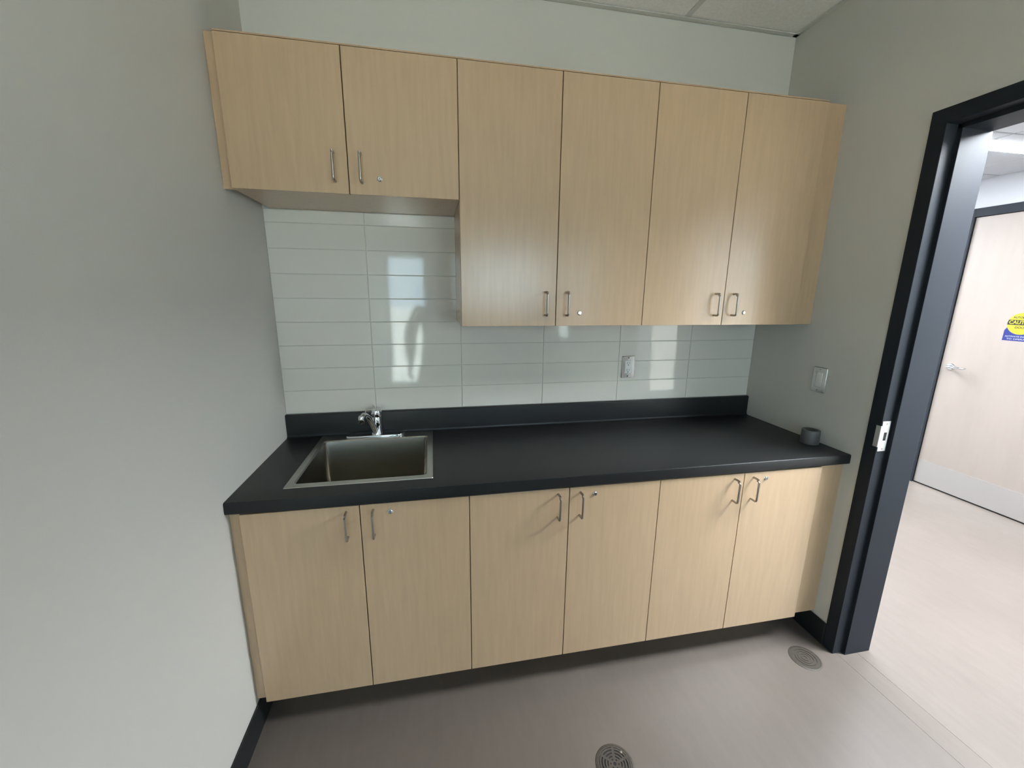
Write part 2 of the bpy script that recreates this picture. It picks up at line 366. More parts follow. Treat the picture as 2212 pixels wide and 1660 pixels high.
box(bm, HW[0], HW[0] + t, a, b, HW[2], HW[3]); box(bm, HW[1] - t, HW[1], a, b, HW[2], HW[3]); box(bm, HW[0] + t, HW[1] - t, a, b, HW[2], HW[2] + t); box(bm, HW[0] + t, HW[1] - t, a, b, HW[3] - t, HW[3])
obj('frame', bm, frame_m, w); obj('pane', B(HW[0] + t, HW[1] - t, -HEND - .06, -HEND - .054, HW[2] + t, HW[3] - t), tinted_m, w)
hc = empty('ceiling_hall', (3.6, -1, HCEIL), kind='structure')
hy = [-HEND + .6 * k for k in range(10)]; hy[-1] = 3.3
for a, b in zip(hy, hy[1:]):
    for x0, x1 in ((HX0, 3.19), (3.19, 3.80), (3.80, 4.41), (4.41, HX1)):
        obj('ceiling_tile', B(x0 + .006, x1 - .006, a + .006, b - .006, HCEIL, HCEIL + .016, bev=.003, seg=1), hall_wall_m, hc)
obj('deck', B(HX0, HX1, -HEND - .1, 3.4, HCEIL + .016, HCEIL + .06), tee_white, hc)
skirting('baseboard_hall_far', HX1 - .007, HX1, D2Y1 + .055, 3.3); skirting('baseboard_hall_far_end', HX1 - .007, HX1, -HEND, D2Y0 - .055)
skirting('baseboard_hall_near', HX0, HX0 + .007, FY0 + .05, 3.3); skirting('baseboard_hall_near_end', HX0, HX0 + .007, -HEND, FY1 - .05)

for yy, hw, x0, x1, mm, lab in ((0.100, .060, 3.02, 4.30, lamp_m, 'long narrow white ceiling light glowing in the hallway'),
                              (-1.25, .300, 2.74, 3.94, added_panel_m, 'added square-edged hallway ceiling panel light, out of sight past the door frame'),
                              (2.000, .300, 3.02, 4.24, added_panel_m, 'added unseen hallway ceiling panel light beyond the long narrow one')):
    lt = empty('hall_light', ((x0 + x1) / 2, yy, HCEIL - .004), cat='light', group='ceiling lights in the hallway', label=lab)
    obj('diffuser', B(x0, x1, yy - hw, yy + hw, HCEIL - .004, HCEIL - .001), mm, lt)
    obj('housing', B(x0 - .01, x1 + .01, yy - hw - .01, yy + hw + .01, HCEIL - .0009, HCEIL - .0001), lamp_case, lt)

d2 = empty('door_2', (HX1, (D2Y0 + D2Y1) / 2, 0), kind='structure')
XF = HX1 - .012
bm = bmesh.new(); box(bm, XF, HX1 + .10, D2Y1, D2Y1 + .051, 0, D2Z + .062, bev=.0015); obj('jamb', bm, frame_m, d2)
bm = bmesh.new(); box(bm, XF, HX1 + .10, D2Y0 - .051, D2Y0, 0, D2Z + .062, bev=.0015); obj('jamb', bm, frame_m, d2)
bm = bmesh.new(); box(bm, XF, HX1 + .10, D2Y0 + .0005, D2Y1 - .0005, D2Z, D2Z + .062, bev=.0015); obj('head', bm, frame_m, d2)
XD = HX1 + .004
obj('leaf', B(XD, XD + .044, D2Y0 + .003, D2Y1 - .003, .012, D2Z - .003, bev=.001), hall_maple, d2, label='pale wood hall door leaf')
obj('kick_plate', B(XD - .0015, XD - .0001, D2Y0 + .012, D2Y1 - .012, .014, .213), kick_m, d2, label='brushed steel kick plate')
obj('floor_gap', B(XD + .006, XD + .04, D2Y0 + .003, D2Y1 - .003, 0.0, .0118), dark_slot, d2)
bm = bmesh.new(); lathe(bm, [(0, .012), (.024, .011), (.027, .007), (.027, 0)], (XD, .570, 1.036), (-1, 0, 0), 28)
hd = obj('lever_handle', bm, chrome, d2, smooth=True, label='chrome lever handle')
bm = bmesh.new(); tube(bm, [(XD - .008, .570, 1.036), (XD - .040, .570, 1.036), (XD - .052, .562, 1.036), (XD - .056, .548, 1.036), (XD - .056, .500, 1.036), (XD - .052, .478, 1.036), (XD - .042, .466, 1.036), (XD - .024, .462, 1.036)], [.009, .009, .009, .0085, .0075, .0075, .007, .006], 12)
obj('lever', bm, chrome, hd, smooth=True)

# sticker on the hall door: yellow disc with CAUTION on a black band, blue foot
sg = empty('caution_sticker', (XD - .001, .232, 1.279), label='yellow and blue round-topped caution sticker on the pale hall door', cat='sign')
yc, zc, R_ = .229, 1.402, .0765
def yz(a, b, h): return (XD - .0002 - h, a, b)
bm = bmesh.new()
pts = [(yc + .0825, 1.279), (yc + .0825, 1.352)] + [(yc + R_ * math.cos(t) * .98, zc - .010 + R_ * .9 * math.sin(t)) for t in [math.radians(200 + 0 * k) for k in range(0)]] + [(yc + .070, 1.375), (yc - .070, 1.375), (yc - .0825, 1.352), (yc - .0825, 1.279)]
prism(bm, pts, 0, .0004, yz); obj('blue_base', bm, blue_m, sg, label='blue foot of the sticker')
bm = bmesh.new(); prism(bm, [(yc + R_ * math.cos(math.radians(6 * k)), zc + R_ * math.sin(math.radians(6 * k))) for k in range(60)], .0004, .0008, yz)
obj('yellow_disc', bm, yellow_m, sg, label='yellow disc')
bm = bmesh.new(); hb0, hb1 = 1.392, 1.428
def chord(z): return math.sqrt(max(R_ ** 2 - (z - zc) ** 2, 0)) - .0004
prism(bm, [(yc + chord(hb0), hb0), (yc - chord(hb0), hb0), (yc - chord((hb0 + hb1) / 2), (hb0 + hb1) / 2), (yc - chord(hb1), hb1), (yc + chord(hb1), hb1), (yc + chord((hb0 + hb1) / 2), (hb0 + hb1) / 2)], .0008, .0011, yz)
obj('black_band', bm, black_m, sg, label='black band')
xt = XD - .0016
lettering('lettering', 'CAUTION', .034, (xt, yc, 1.410), yellow_m, sg, width=.134, bold=.0008)
lettering('lettering', 'AUTOMATIC', .021, (xt, yc, 1.445), black_m, sg, width=.100, bold=.0003)
lettering('lettering', 'DOOR', .021, (xt, yc, 1.374), black_m, sg, width=.062, bold=.0003)
lettering('lettering', 'ACTIVATE SWITCH', .014, (xt + .0005, yc, 1.310), letter_w, sg, width=.142, bold=.0004)
lettering('lettering', 'TO OPERATE', .014, (xt + .0005, yc, 1.292), letter_w, sg, width=.120, bold=.0004)

# ------------------------------------------------------------------ cabinets
DT = 0.019                      # door thickness
GAP = 0.0032
def pull(x, z0, z1, yf, parent):
    r = .0042; o_ = .031; k = .009; pts = []
    pts.append((x, yf + .001, z0 + r)); pts.append((x, yf - o_ + k, z0 + r))
    for i in range(1, 5):
        a = math.radians(90 * i / 5); pts.append((x, yf - o_ + k - k * math.sin(a), z0 + r + k * (1 - math.cos(a))))
    pts.append((x, yf - o_, z0 + r + k)); pts.append((x, yf - o_, z1 - r - k))
    for i in range(1, 5):
        a = math.radians(90 * i / 5); pts.append((x, yf - o_ + k - k * (1 - math.cos(a)), z1 - r - k + k * math.sin(a)))
    pts.append((x, yf - o_ + k, z1 - r)); pts.append((x, yf + .001, z1 - r))
    return obj('handle', tube(bmesh.new(), pts, r, 12), nickel, parent, smooth=True, label='satin nickel bow handle')
def cam_lock(x, z, yf, parent):
    bm = lathe(bmesh.new(), [(0, .0052), (.0052, .0052), (.0056, .0040), (.0062, .0040), (.0068, .0030), (.0092, .0014), (.0096, 0)], (x, yf, z), (0, -1, 0), 28)
    lk = obj('lock', bm, chrome, parent, smooth=True, label='round chrome cam lock')
    return lk
def keyed(x, z, yf, door, ang):
    lk = cam_lock(x, z, yf, door)
    # the keyway is cut as a dark slot on the plug, joined into the lock's own mesh
    bm = bmesh.new(); bm.from_mesh(lk.data)
    o = WL[lk.name]; s = B(-.0008, .0008, -.0002, .0003, -.0036, .0036)
    mt = Matrix.Translation(Vector((x, yf - .0053, z)) - o) @ Matrix.Rotation(ang, 4, 'Y')
    for f in s.faces: f.material_index = 1
    merge(bm, s, mt); bm.to_mesh(lk.data); bm.free(); lk.data.materials.append(dark_slot)
def cabinet(name, x0, x1, xm, z0, z1, yf, hz0, hz1, lock, label, group, fillL=None, fillR=None, toe=False):
    """x0..x1 outer door edges, xm the meeting line, yf the front face of the doors"""
    yc_ = yf + DT + .0012; P = .018; yb = -.002 if z0 > 1 else -.002
    c = empty(name, ((x0 + x1) / 2, yc_ / 2, 0 if toe else z0), label=label, cat='cabinet', group=group)
    bm = bmesh.new(); a, b = x0 + .0004, x1 - .0004; zt = z1 - .0004
    box(bm, a, a + P, yc_, yb, z0, zt); box(bm, b - P, b, yc_, yb, z0, zt)
    box(bm, a + P, b - P, yc_, yb, z0, z0 + P)
    if not toe: box(bm, a + P, b - P, yc_, yb, zt - P, zt)
    box(bm, a + P, b - P, yb - .006, yb, z0 + P, zt - P if not toe else zt)
    obj('carcass', bm, maple, c)
    for (p, q, side) in ((x0, xm, 1), (xm, x1, -1)):
        dr = obj('door', B(p + GAP / 2, q - GAP / 2, yf, yf + DT, z0 - .0006 if toe else z0, z1 - (.004 if toe else .007), bev=.0009), maple, c)
        hx = xm - side * .0435
        pull(hx, hz0, hz1, yf, dr)
        if side < 0: keyed(lock[0], lock[1], yf, dr, lock[2])
    if toe: obj('toe_kick', B(a, b, -.470, -.452, 0, z0, bev=0), maple_dark, c)
    if not toe: obj('top_edge', B(a, b, yf + .002, yc_ - .0004, z1 - .0045, z1), maple, c)
    for f in (fillL, fillR):
        if f: obj('filler', B(f[0], f[1], yf + .020, yf + .038, z0, zt), maple, c)
    return c
UY, LY = -.346, -.618
gU, gL = 'wall cabinets above the counter', 'base cabinets under the counter'
cabinet('wall_cabinet', .0314, .7795, .4020, 1.9105, 2.3644, UY, 1.9435, 2.0425, (.5045, 1.964, .3), 'short maple wall cabinet above the sink', gU, fillL=(.0008, .0310))
cabinet('wall_cabinet', .7795, 1.5371, 1.1581, 1.4523, 2.3644, UY, 1.4905, 1.5895, (1.2595, 1.504, .9), 'tall maple wall cabinet in the middle, beside the short one', gU)
cabinet('wall_cabinet', 1.5371, 2.2975, 1.9166, 1.4523, 2.3644, UY, 1.4905, 1.5895, (2.0215, 1.506, .5), 'tall maple wall cabinet with a bright sheen, next to the dim right wall', gU, fillR=(2.2979, W - .0006))
ZB = .8780
cabinet('base_cabinet', .0359, .7781, .4063, .1297, ZB, LY, .7545, .8575, (.506, .842, .1), 'maple base cabinet under the steel sink', gL, fillL=(.0008, .0355), toe=True)
cabinet('base_cabinet', .7781, 1.5227, 1.1518, .1297, ZB, LY, .7545, .8575, (1.2525, .842, .8), 'middle maple base cabinet, between the sink one and the lit one', gL, toe=True)
cabinet('base_cabinet', 1.5227, 2.2736, 1.8975, .1297, ZB, LY, .7545, .8575, (2.0005, .844, .4), 'maple base cabinet nearest the doorway, in the hall light', gL, fillR=(2.2740, W - .0006), toe=True)

# ------------------------------------------------------------------ countertop with cut-out for the sink
CT, CB = .9224, .8800
ct = empty('countertop', (W / 2, -.31, CB), label='long charcoal laminate countertop with an upstand against the tiles', cat='countertop')
HXa, HXb, HYa, HYb = .170, .636, -.535, -.030
bm = bmesh.new()
xs = [.0008, HXa, HXb, W - .0008]; ys = [-.6249, HYa, HYb, -.0008]
def grid(z): return [[bm.verts.new((x, y, z)) for y in ys] for x in xs]
gt, gb = grid(CT), grid(CB)
for i in range(3):
    for j in range(3):
        if i == 1 and j == 1: continue
        bm.faces.new([gt[i][j], gt[i + 1][j], gt[i + 1][j + 1], gt[i][j + 1]]); bm.faces.new([gb[i][j], gb[i][j + 1], gb[i + 1][j + 1], gb[i + 1][j]])
for i in range(3):
    bm.faces.new([gt[i][0], gb[i][0], gb[i + 1][0], gt[i + 1][0]]); bm.faces.new([gt[i][3], gt[i + 1][3], gb[i + 1][3], gb[i][3]])
    bm.faces.new([gt[0][i], gt[0][i + 1], gb[0][i + 1], gb[0][i]]); bm.faces.new([gt[3][i], gb[3][i], gb[3][i + 1], gt[3][i + 1]])
for (p, q) in (((1, 1), (2, 1)), ((2, 1), (2, 2)), ((2, 2), (1, 2)), ((1, 2), (1, 1))):
    bm.faces.new([gt[p[0]][p[1]], gt[q[0]][q[1]], gb[q[0]][q[1]], gb[p[0]][p[1]]])
es = [e for e in bm.edges if all(abs(v.co.y + .6249) < 1e-5 for v in e.verts) and abs(e.verts[0].co.z - e.verts[1].co.z) < 1e-5]
bmesh.ops.bevel(bm, geom=es, offset=.006, segments=4, affect='EDGES', profile=.5)
obj('slab', bm, counter_m, ct, smooth=True)
bm = B(.0008, W - .0008, -.0195, -.0008, CT, CT + .1075)
es = [e for e in bm.edges if all(v.co.z > CT + .1 and v.co.y < -.015 for v in e.verts)]
bmesh.ops.bevel(bm, geom=es, offset=.005, segments=4, affect='EDGES', profile=.5)
# soft cove where the upstand meets the slab
prism(bm, [(-.0193, CT + .012), (-.0215, CT + .0045), (-.0255, CT + .0015), (-.0315, CT + .0002), (-.0193, CT + .0002)], .0009, W - .0009, lambda a, b, h: (h, a, b))
obj('upstand', bm, counter_m, ct, smooth=True)

# ------------------------------------------------------------------ sink and tap
sk = empty('sink', (.403, -.285, CT), label='square stainless steel drop-in sink in the countertop', cat='sink')
SX0, SX1, SY0, SY1 = .152, .654, -.552, -.0225
BX0, BX1, BY0, BY1 = .180, .628, -.520, -.1000
def loops(bm, rings, close_last=True):
    vr = [[bm.verts.new(p) for p in r] for r in rings]
    for a, b in zip(vr, vr[1:]):
        n = len(a)
        for i in range(n): bm.faces.new([a[i], a[(i + 1) % n], b[(i + 1) % n], b[i]])
    if close_last: bm.faces.new(vr[-1])
    return bm
def rr(x0, x1, y0, y1, r, z): return [(x, y, z) for x, y in rrect(x0, x1, y0, y1, r)]
bm = bmesh.new()
loops(bm, [rr(SX0, SX1, SY0, SY1, .004, CT + .0004), rr(SX0 + .001, SX1 - .001, SY0 + .001, SY1 - .001, .004, CT + .0026), rr(SX0 + .004, SX1 - .004, SY0 + .004, SY1 - .004, .005, CT + .0032),
           rr(BX0 - .004, BX1 + .004, BY0 - .004, BY1 + .004, .016, CT + .0028), rr(BX0, BX1, BY0, BY1, .014, CT - .002)], False)
obj('rim', bm, steel, sk, smooth=True)
bm = bmesh.new(); dz = .215; rings = [rr(BX0, BX1, BY0, BY1, .014, CT - .002)]
DB, DF = .026, .010          # how far the back and the other walls lean in towards the bottom
rings.append(rr(BX0 + DF, BX1 - DF, BY0 + DF, BY1 - DB, .020, CT - dz + .03))
for k in range(1, 6):
    a = math.radians(18 * k); q = .03 * (1 - math.cos(a)); rings.append(rr(BX0 + DF + q, BX1 - DF - q, BY0 + DF + q, BY1 - DB - q, .020 + q * .5, CT - dz + .03 * (1 - math.sin(a))))
rings.append(rr(BX0 + .15, BX1 - .15, BY0 + .14, BY1 - .14, .03, CT - dz - .003))
rings.append([(.404 + .045 * math.cos(math.atan2(y + .31, x - .404)), -.31 + .045 * math.sin(math.atan2(y + .31, x - .404)), CT - dz - .004) for x, y, z in rings[-1]])
loops(bm, rings, True)
obj('bowl', bm, bowl_m, sk, smooth=True)
bm = lathe(bmesh.new(), [(.044, .0), (.043, .003), (.036, .002), (.034, -.004), (0, -.006)], (.404, -.31, CT - dz - .003), (0, 0, 1), 32)
obj('drain_strainer', bm, chrome, sk, smooth=True)

tp = empty('tap', (.392, -.058, CT + .003), label='low chrome single-lever tap on the back of the sink', cat='tap')
z = CT + .0034
bm = bmesh.new()
def deck(w_, d_, zz): return [(.390 + sx * (w_ - d_) + d_ * math.cos(a), -.0585 + d_ * math.sin(a), zz) for sx, a in [(1, math.radians(-90 + 15 * k)) for k in range(13)] + [(-1, math.radians(90 + 15 * k)) for k in range(13)]]
loops(bm, [deck(.130, .0265, z - .0005), deck(.130, .0265, z + .005), deck(.128, .0245, z + .009), deck(.122, .0185, z + .0105)], True)
obj('deck_plate', bm, chrome, tp, smooth=True)
bm = lathe(bmesh.new(), [(.028, .006), (.0275, .014), (.0245, .020), (.0235, .060), (.0240, .088), (.0225, .091), (.0225, .0935), (0, .0935)], (.400, -.056, z), (0, 0, 1), 32)
obj('body', bm, chrome, tp, smooth=True)
bm = lathe(bmesh.new(), [(0, .094), (.0255, .0945), (.0265, .098), (.0265, .116), (.0245, .123), (.0180, .1265), (0, .1275)], (.400, -.056, z), (0, 0, 1), 32)
lv = obj('lever_cap', bm, chrome, tp, smooth=True)
bm = tube(bmesh.new(), [(.398, -.050, z + .117), (.394, -.034, z + .121), (.386, -.014, z + .127), (.383, -.008, z + .131)], [.0085, .0075, .0062, .0052], 12, flat=.55)
bm2 = tube(bmesh.new(), [(.392, -.066, z + .119), (.376, -.084, z + .127), (.362, -.102, z + .131)], [.0085, .0072, .0058], 12, flat=.6)
merge(bm, bm2); obj('lever', bm, chrome, lv, smooth=True)
P0 = Vector((.396, -.070, z + .020)); sp_pts = []; sp_r = []
for k in range(13):
    t = k / 12; d = t
    # rises forward and a little to the left, then turns down at the tip
    x_ = .396 - .040 * t; y_ = -.070 - .100 * t; z_ = z + .022 + .108 * math.sin(min(t, .9) / .9 * math.pi / 2) - (.010 * max(0, t - .85) / .15)
    sp_pts.append((x_, y_, z_)); sp_r.append(.0135 - .0030 * t)
sp = obj('spout', tube(bmesh.new(), sp_pts, sp_r, 16), chrome, tp, smooth=True)
bm = lathe(bmesh.new(), [(0, .014), (.010, .013), (.0135, .006), (.0135, -.016), (.0125, -.018), (.0105, -.018), (.0100, -.012), (0, -.012)], (sp_pts[-1][0] - .001, sp_pts[-1][1] - .004, sp_pts[-1][2] - .002), (0, -.12, 1), 28)
obj('aerator', bm, chrome, sp, smooth=True)

# ------------------------------------------------------------------ outlet and switch plates
def xz(yq): return lambda a, b, h: (a, yq - h, b)
so = empty('power_outlet', (1.6645, -.003, 1.210), label='double socket outlet in a shiny steel plate on the white tiles', cat='outlet')
ox, oz = 1.6645, 1.2095
def plate(bm, ow, oh, iw, ih, th, f):
    o_ = rrect(-ow / 2, ow / 2, -oh / 2, oh / 2, .003); o2 = rrect(-ow / 2 + .002, ow / 2 - .002, -oh / 2 + .002, oh / 2 - .002, .002); i_ = rrect(-iw / 2, iw / 2, -ih / 2, ih / 2, .002)
    return loops(bm, [[f(a, b, 0) for a, b in o_], [f(a, b, th * .5) for a, b in o_], [f(a, b, th) for a, b in o2], [f(a, b, th) for a, b in i_], [f(a, b, 0) for a, b in i_]], False)
fo = lambda a, b, h: (ox + a, -.0006 - h, oz + b)
obj('cover_plate', plate(bmesh.new(), .071, .115, .0345, .068, .0042, fo), plate_m, so, smooth=True)
fc = bmesh.new(); prism(fc, rrect(-.0168, .0168, -.0335, .0335, .003), -.001, .0052, fo); dev = obj('socket_face', fc, white_pl, so)
for s in (-1, 1):
    cz_ = s * .0185
    for dx, wd_, hh in ((-.0062, .0022, .0085), (.0062, .0022, .0070)):
        b_ = bmesh.new(); prism(b_, [(dx - wd_ / 2, cz_ + .003 - hh / 2), (dx + wd_ / 2, cz_ + .003 - hh / 2), (dx + wd_ / 2, cz_ + .003 + hh / 2), (dx - wd_ / 2, cz_ + .003 + hh / 2)], .0050, .0056, fo); obj('slot', b_, dark_slot, dev)
    b_ = bmesh.new(); prism(b_, [(.0026 * math.cos(math.radians(30 * k)), cz_ - .0075 + .0026 * math.sin(math.radians(30 * k))) for k in range(12)], .0050, .0056, fo); obj('slot', b_, dark_slot, dev)
for b0 in (-.0022, .0022):
    b_ = bmesh.new(); prism(b_, rrect(-.006, .006, b0 - .0014, b0 + .0014, .0006), .0050, .0062, fo); obj('test_button', b_, white_pl, dev)
for s in (-1, 1):
    obj('screw', lathe(bmesh.new(), [(0, .0016), (.0028, .0012), (.0032, 0)], fo(0, s * .0485, .0040), (0, -1, 0), 14), dark_slot, so, label='plate screw')

sw = empty('light_switch', (W - .003, -.421, 1.207), label='wall switch in a steel plate on the right wall above the counter', cat='switch')
fs = lambda a, b, h: (W - .0004 - h, -.421 - a, 1.2065 + b)
obj('cover_plate', plate(bmesh.new(), .070, .1145, .0345, .068, .0045, fs), plate_m, sw, smooth=True)
b_ = bmesh.new(); prism(b_, rrect(-.0168, .0168, -.0335, .0335, .003), -.001, .0040, fs); dv = obj('switch_frame', b_, white_pl, sw)
b_ = bmesh.new()
v_ = [b_.verts.new(fs(a, b, h)) for a, b, h in ((-.0145, -.031, .0042), (.0145, -.031, .0042), (.0145, .031, .0072), (-.0145, .031, .0072), (-.0145, -.031, .001), (.0145, -.031, .001), (.0145, .031, .001), (-.0145, .031, .001))]
for f in ((0, 1, 2, 3), (4, 7, 6, 5), (0, 4, 5, 1), (1, 5, 6, 2), (2, 6, 7, 3), (3, 7, 4, 0)): b_.faces.new([v_[i] for i in f])
obj('rocker', b_, white_pl, dv)
for s in (-1, 1):
    obj('screw', lathe(bmesh.new(), [(0, .0016), (.0028, .0012), (.0032, 0)], fs(0, s * .0480, .0043), (-1, 0, 0), 14), nickel, sw)

# ------------------------------------------------------------------ roll of tape on the counter
tr = empty('tape_roll', (2.350, -.470, CT), label='grey roll of tape standing on the counter against the right wall', cat='tape roll')
bm = lathe(bmesh.new(), [(.0255, .0005), (.0358, .0005), (.0372, .003), (.0362, .061), (.0348, .0635), (.0255, .0635)], (2.350, -.470, CT), (0, 0, 1), 40)
obj('tape', bm, tape_m, tr, smooth=True)
bm = lathe(bmesh.new(), [(.0254, .0006), (.0254, .0634), (.0235, .0634), (.0235, .0006)], (2.350, -.470, CT), (0, 0, 1), 40)
obj('core', bm, tape_core, tr, smooth=True)

# ------------------------------------------------------------------ floor drain and clean-out cover
def ring_slots(cx, cy, R0, name, label, open_slots):
    e = empty(name, (cx, cy, 0), label=label, cat='floor drain' if open_slots else 'floor cover')
    bm = lathe(bmesh.new(), [(R0, .0002), (R0, .0016), (R0 - .0025, .0026), (R0 - .0065, .0026), (R0 - .0070, .0012)], (cx, cy, 0), (0, 0, 1), 56)
    obj('ring', bm, bronze, e, smooth=True)
    obj('well', lathe(bmesh.new(), [(0, .0003), (R0 - .006, .0003), (R0 - .006, .0009)], (cx, cy, 0), (0, 0, 1), 48), dark_slot if open_slots else bronze, e)
    bm = bmesh.new(); z0, z1 = .0008, .0024
    radii = [.0085, .0185, .0285, .0385, .0485] if open_slots else [.012, .024, .036, .048]
    wd_ = .0058 if open_slots else .0085
    def arc(r0, r1, a0, a1, n):
        p = [(r1 * math.cos(a0 + (a1 - a0) * k / n), r1 * math.sin(a0 + (a1 - a0) * k / n)) for k in range(n + 1)] + [(r0 * math.cos(a1 - (a1 - a0) * k / n), r0 * math.sin(a1 - (a1 - a0) * k / n)) for k in range(n + 1)]
        prism(bm, p, z0, z1, lambda a, b, h: (cx + a, cy + b, h))
    for r in radii: arc(r - wd_ / 2, r + wd_ / 2, 0, 2 * math.pi * .9999, 48)
    arc(R0 - .0125 if open_slots else R0 - .0125, R0 - .0072, 0, 2 * math.pi * .9999, 48)
    if open_slots:
        for k in range(6):
            a = math.radians(15 + 60 * k); d = Vector((math.cos(a), math.sin(a), 0)); n_ = Vector((-d.y, d.x, 0)); hw = .0042
            p = [d * .006 + n_ * hw, d * (R0 - .008) + n_ * hw, d * (R0 - .008) - n_ * hw, d * .006 - n_ * hw]
            prism(bm, [(q.x, q.y) for q in p], z0, z1 + .0001, lambda a_, b, h: (cx + a_, cy + b, h))
    o = obj('grate' if open_slots else 'ribbed_lid', bm, bronze, e)
    for k in range(2):
        a = math.radians(40 + 180 * k)
        obj('screw', lathe(bmesh.new(), [(0, .0034), (.0040, .0030), (.0046, .0022)], (cx + (R0 - .017) * math.cos(a), cy + (R0 - .017) * math.sin(a), 0), (0, 0, 1), 14), nickel if open_slots else bronze, e)
ring_slots(1.237, -.9535, .0655, 'floor_drain', 'round slotted metal floor drain in the middle of the floor', True)
ring_slots(2.257, -.7135, .0640, 'cleanout_cover', 'round dull metal clean-out cover in the floor beside the door frame', False)

# ------------------------------------------------------------------ the person taking the picture (seen only in the tiles)
def skinned(name, pts, edges, rad, m_, parent, root=0, sub=2):
    me = bpy.data.meshes.new(name); me.from_pydata([Vector(p) for p in pts], edges, []); me.update()
    o = bpy.data.objects.new('t', me); COL.objects.link(o)
    sm = o.modifiers.new('s', 'SKIN'); sm.use_smooth_shade = True; sm.branch_smoothing = .6
    if not me.skin_vertices: pass
    for i, r in enumerate(rad):
        sv = me.skin_vertices[0].data[i]; sv.radius = r if isinstance(r, tuple) else (r, r); sv.use_root = (i == root)
    ss = o.modifiers.new('u', 'SUBSURF'); ss.levels = sub; ss.render_levels = sub
    bpy.context.view_layer.update()
    m2 = bpy.data.meshes.new_from_object(o.evaluated_get(bpy.context.evaluated_depsgraph_get()))
    bm = bmesh.new(); bm.from_mesh(m2); bpy.data.objects.remove(o); bpy.data.meshes.remove(m2); bpy.data.meshes.remove(me)
    return obj(name, bm, m_, parent, smooth=True)
PX, PY = .700, -2.33
pe = empty('person', (PX, PY, 0), label='person in dark clothes holding up a phone, mirrored in the white tiles', cat='person')
def Q(x, y, z): return (PX + x, PY + y, z)
J = dict(pel=Q(0, 0, .96), wai=Q(0, .005, 1.10), che=Q(0, .0, 1.28), nk0=Q(0, 0, 1.45), nk1=Q(0, .012, 1.53), hd0=Q(0, .028, 1.595), hd1=Q(0, .018, 1.665), hd2=Q(0, .008, 1.735), hem=Q(0, 0, .81), bel=Q(0, 0, 1.04),
         nose=Q(0, .128, 1.650), shL=Q(-.175, 0, 1.42), elL=Q(-.262, -.015, 1.13), wrL=Q(-.262, .085, .90), paL=Q(-.258, .115, .835),
         shR=Q(.175, 0, 1.42), elR=Q(.235, .095, 1.17), wrR=Q(.165, .265, 1.40), paR=Q(.145, .305, 1.465),
         hiL=Q(-.10, 0, .90), knL=Q(-.115, .02, .49), anL=Q(-.12, -.01, .09), hiR=Q(.10, 0, .90), knR=Q(.115, .03, .49), anR=Q(.125, .0, .09), toL=Q(-.135, .15, .035), toR=Q(.145, .16, .035))
K = [k for k in J if k not in ('hem', 'bel')]; ix = {k: i for i, k in enumerate(K)}
E = [('pel', 'wai'), ('wai', 'che'), ('che', 'nk0'), ('nk0', 'nk1'), ('nk1', 'hd0'), ('hd0', 'hd1'), ('hd1', 'hd2'), ('hd1', 'nose'), ('che', 'shL'), ('shL', 'elL'), ('elL', 'wrL'), ('wrL', 'paL'),
     ('che', 'shR'), ('shR', 'elR'), ('elR', 'wrR'), ('wrR', 'paR'), ('pel', 'hiL'), ('hiL', 'knL'), ('knL', 'anL'), ('anL', 'toL'), ('pel', 'hiR'), ('hiR', 'knR'), ('knR', 'anR'), ('anR', 'toR')]
RR = dict(pel=(.145, .105), wai=(.130, .095), che=(.140, .095), nk0=.058, nk1=.056, hd0=(.088, .100), hd1=(.100, .122), hd2=(.088, .104), nose=.014, hem=(.180, .130), bel=(.125, .092), shL=.062, elL=.042, wrL=.028, paL=(.036, .018),
          shR=.062, elR=.042, wrR=.028, paR=(.036, .018), hiL=.080, knL=.058, anL=.040, toL=.034, hiR=.080, knR=.058, anR=.040, toR=.034)
body = skinned('body', [J[k] for k in K], [(ix[a], ix[b]) for a, b in E], [RR[k] for k in K], skin_m, pe)
def sub(keys, edges, name, m_, add, over={}):
    jj = [over.get(k, J[k]) for k in keys]
    return skinned(name, jj, [(keys.index(a), keys.index(b)) for a, b in edges], [tuple(q + add for q in (RR[k] if isinstance(RR[k], tuple) else (RR[k], RR[k]))) for k in keys], m_, pe)
sub(['hem', 'pel', 'wai', 'che', 'nk0', 'shL', 'elL', 'wrL', 'shR', 'elR', 'wrR'], [('hem', 'pel'), ('pel', 'wai'), ('wai', 'che'), ('che', 'nk0'), ('che', 'shL'), ('shL', 'elL'), ('elL', 'wrL'), ('che', 'shR'), ('shR', 'elR'), ('elR', 'wrR')], 'jacket', jacket_m, .026)
sub(['bel', 'pel', 'hiL', 'knL', 'anL', 'hiR', 'knR', 'anR'], [('bel', 'pel'), ('pel', 'hiL'), ('hiL', 'knL'), ('knL', 'anL'), ('pel', 'hiR'), ('hiR', 'knR'), ('knR', 'anR')], 'trousers', trousers_m, .028)
for s, a in ((-1, 'L'), (1, 'R')):
    x_ = J['an' + a][0]; y_ = J['an' + a][1]
    bm = bmesh.new(); loops(bm, [[(x_ + p * .9, y_ + .055 + q, zz) for p, q in rrect(-w2, w2, -l2, l2 + .01, min(w2, l2) * .8)] for w2, l2, zz in ((.047, .130, .001), (.049, .134, .02), (.046, .128, .045), (.040, .090, .075), (.036, .060, .105))], True)
    obj('shoe', bm, shoe_m, pe, smooth=True)
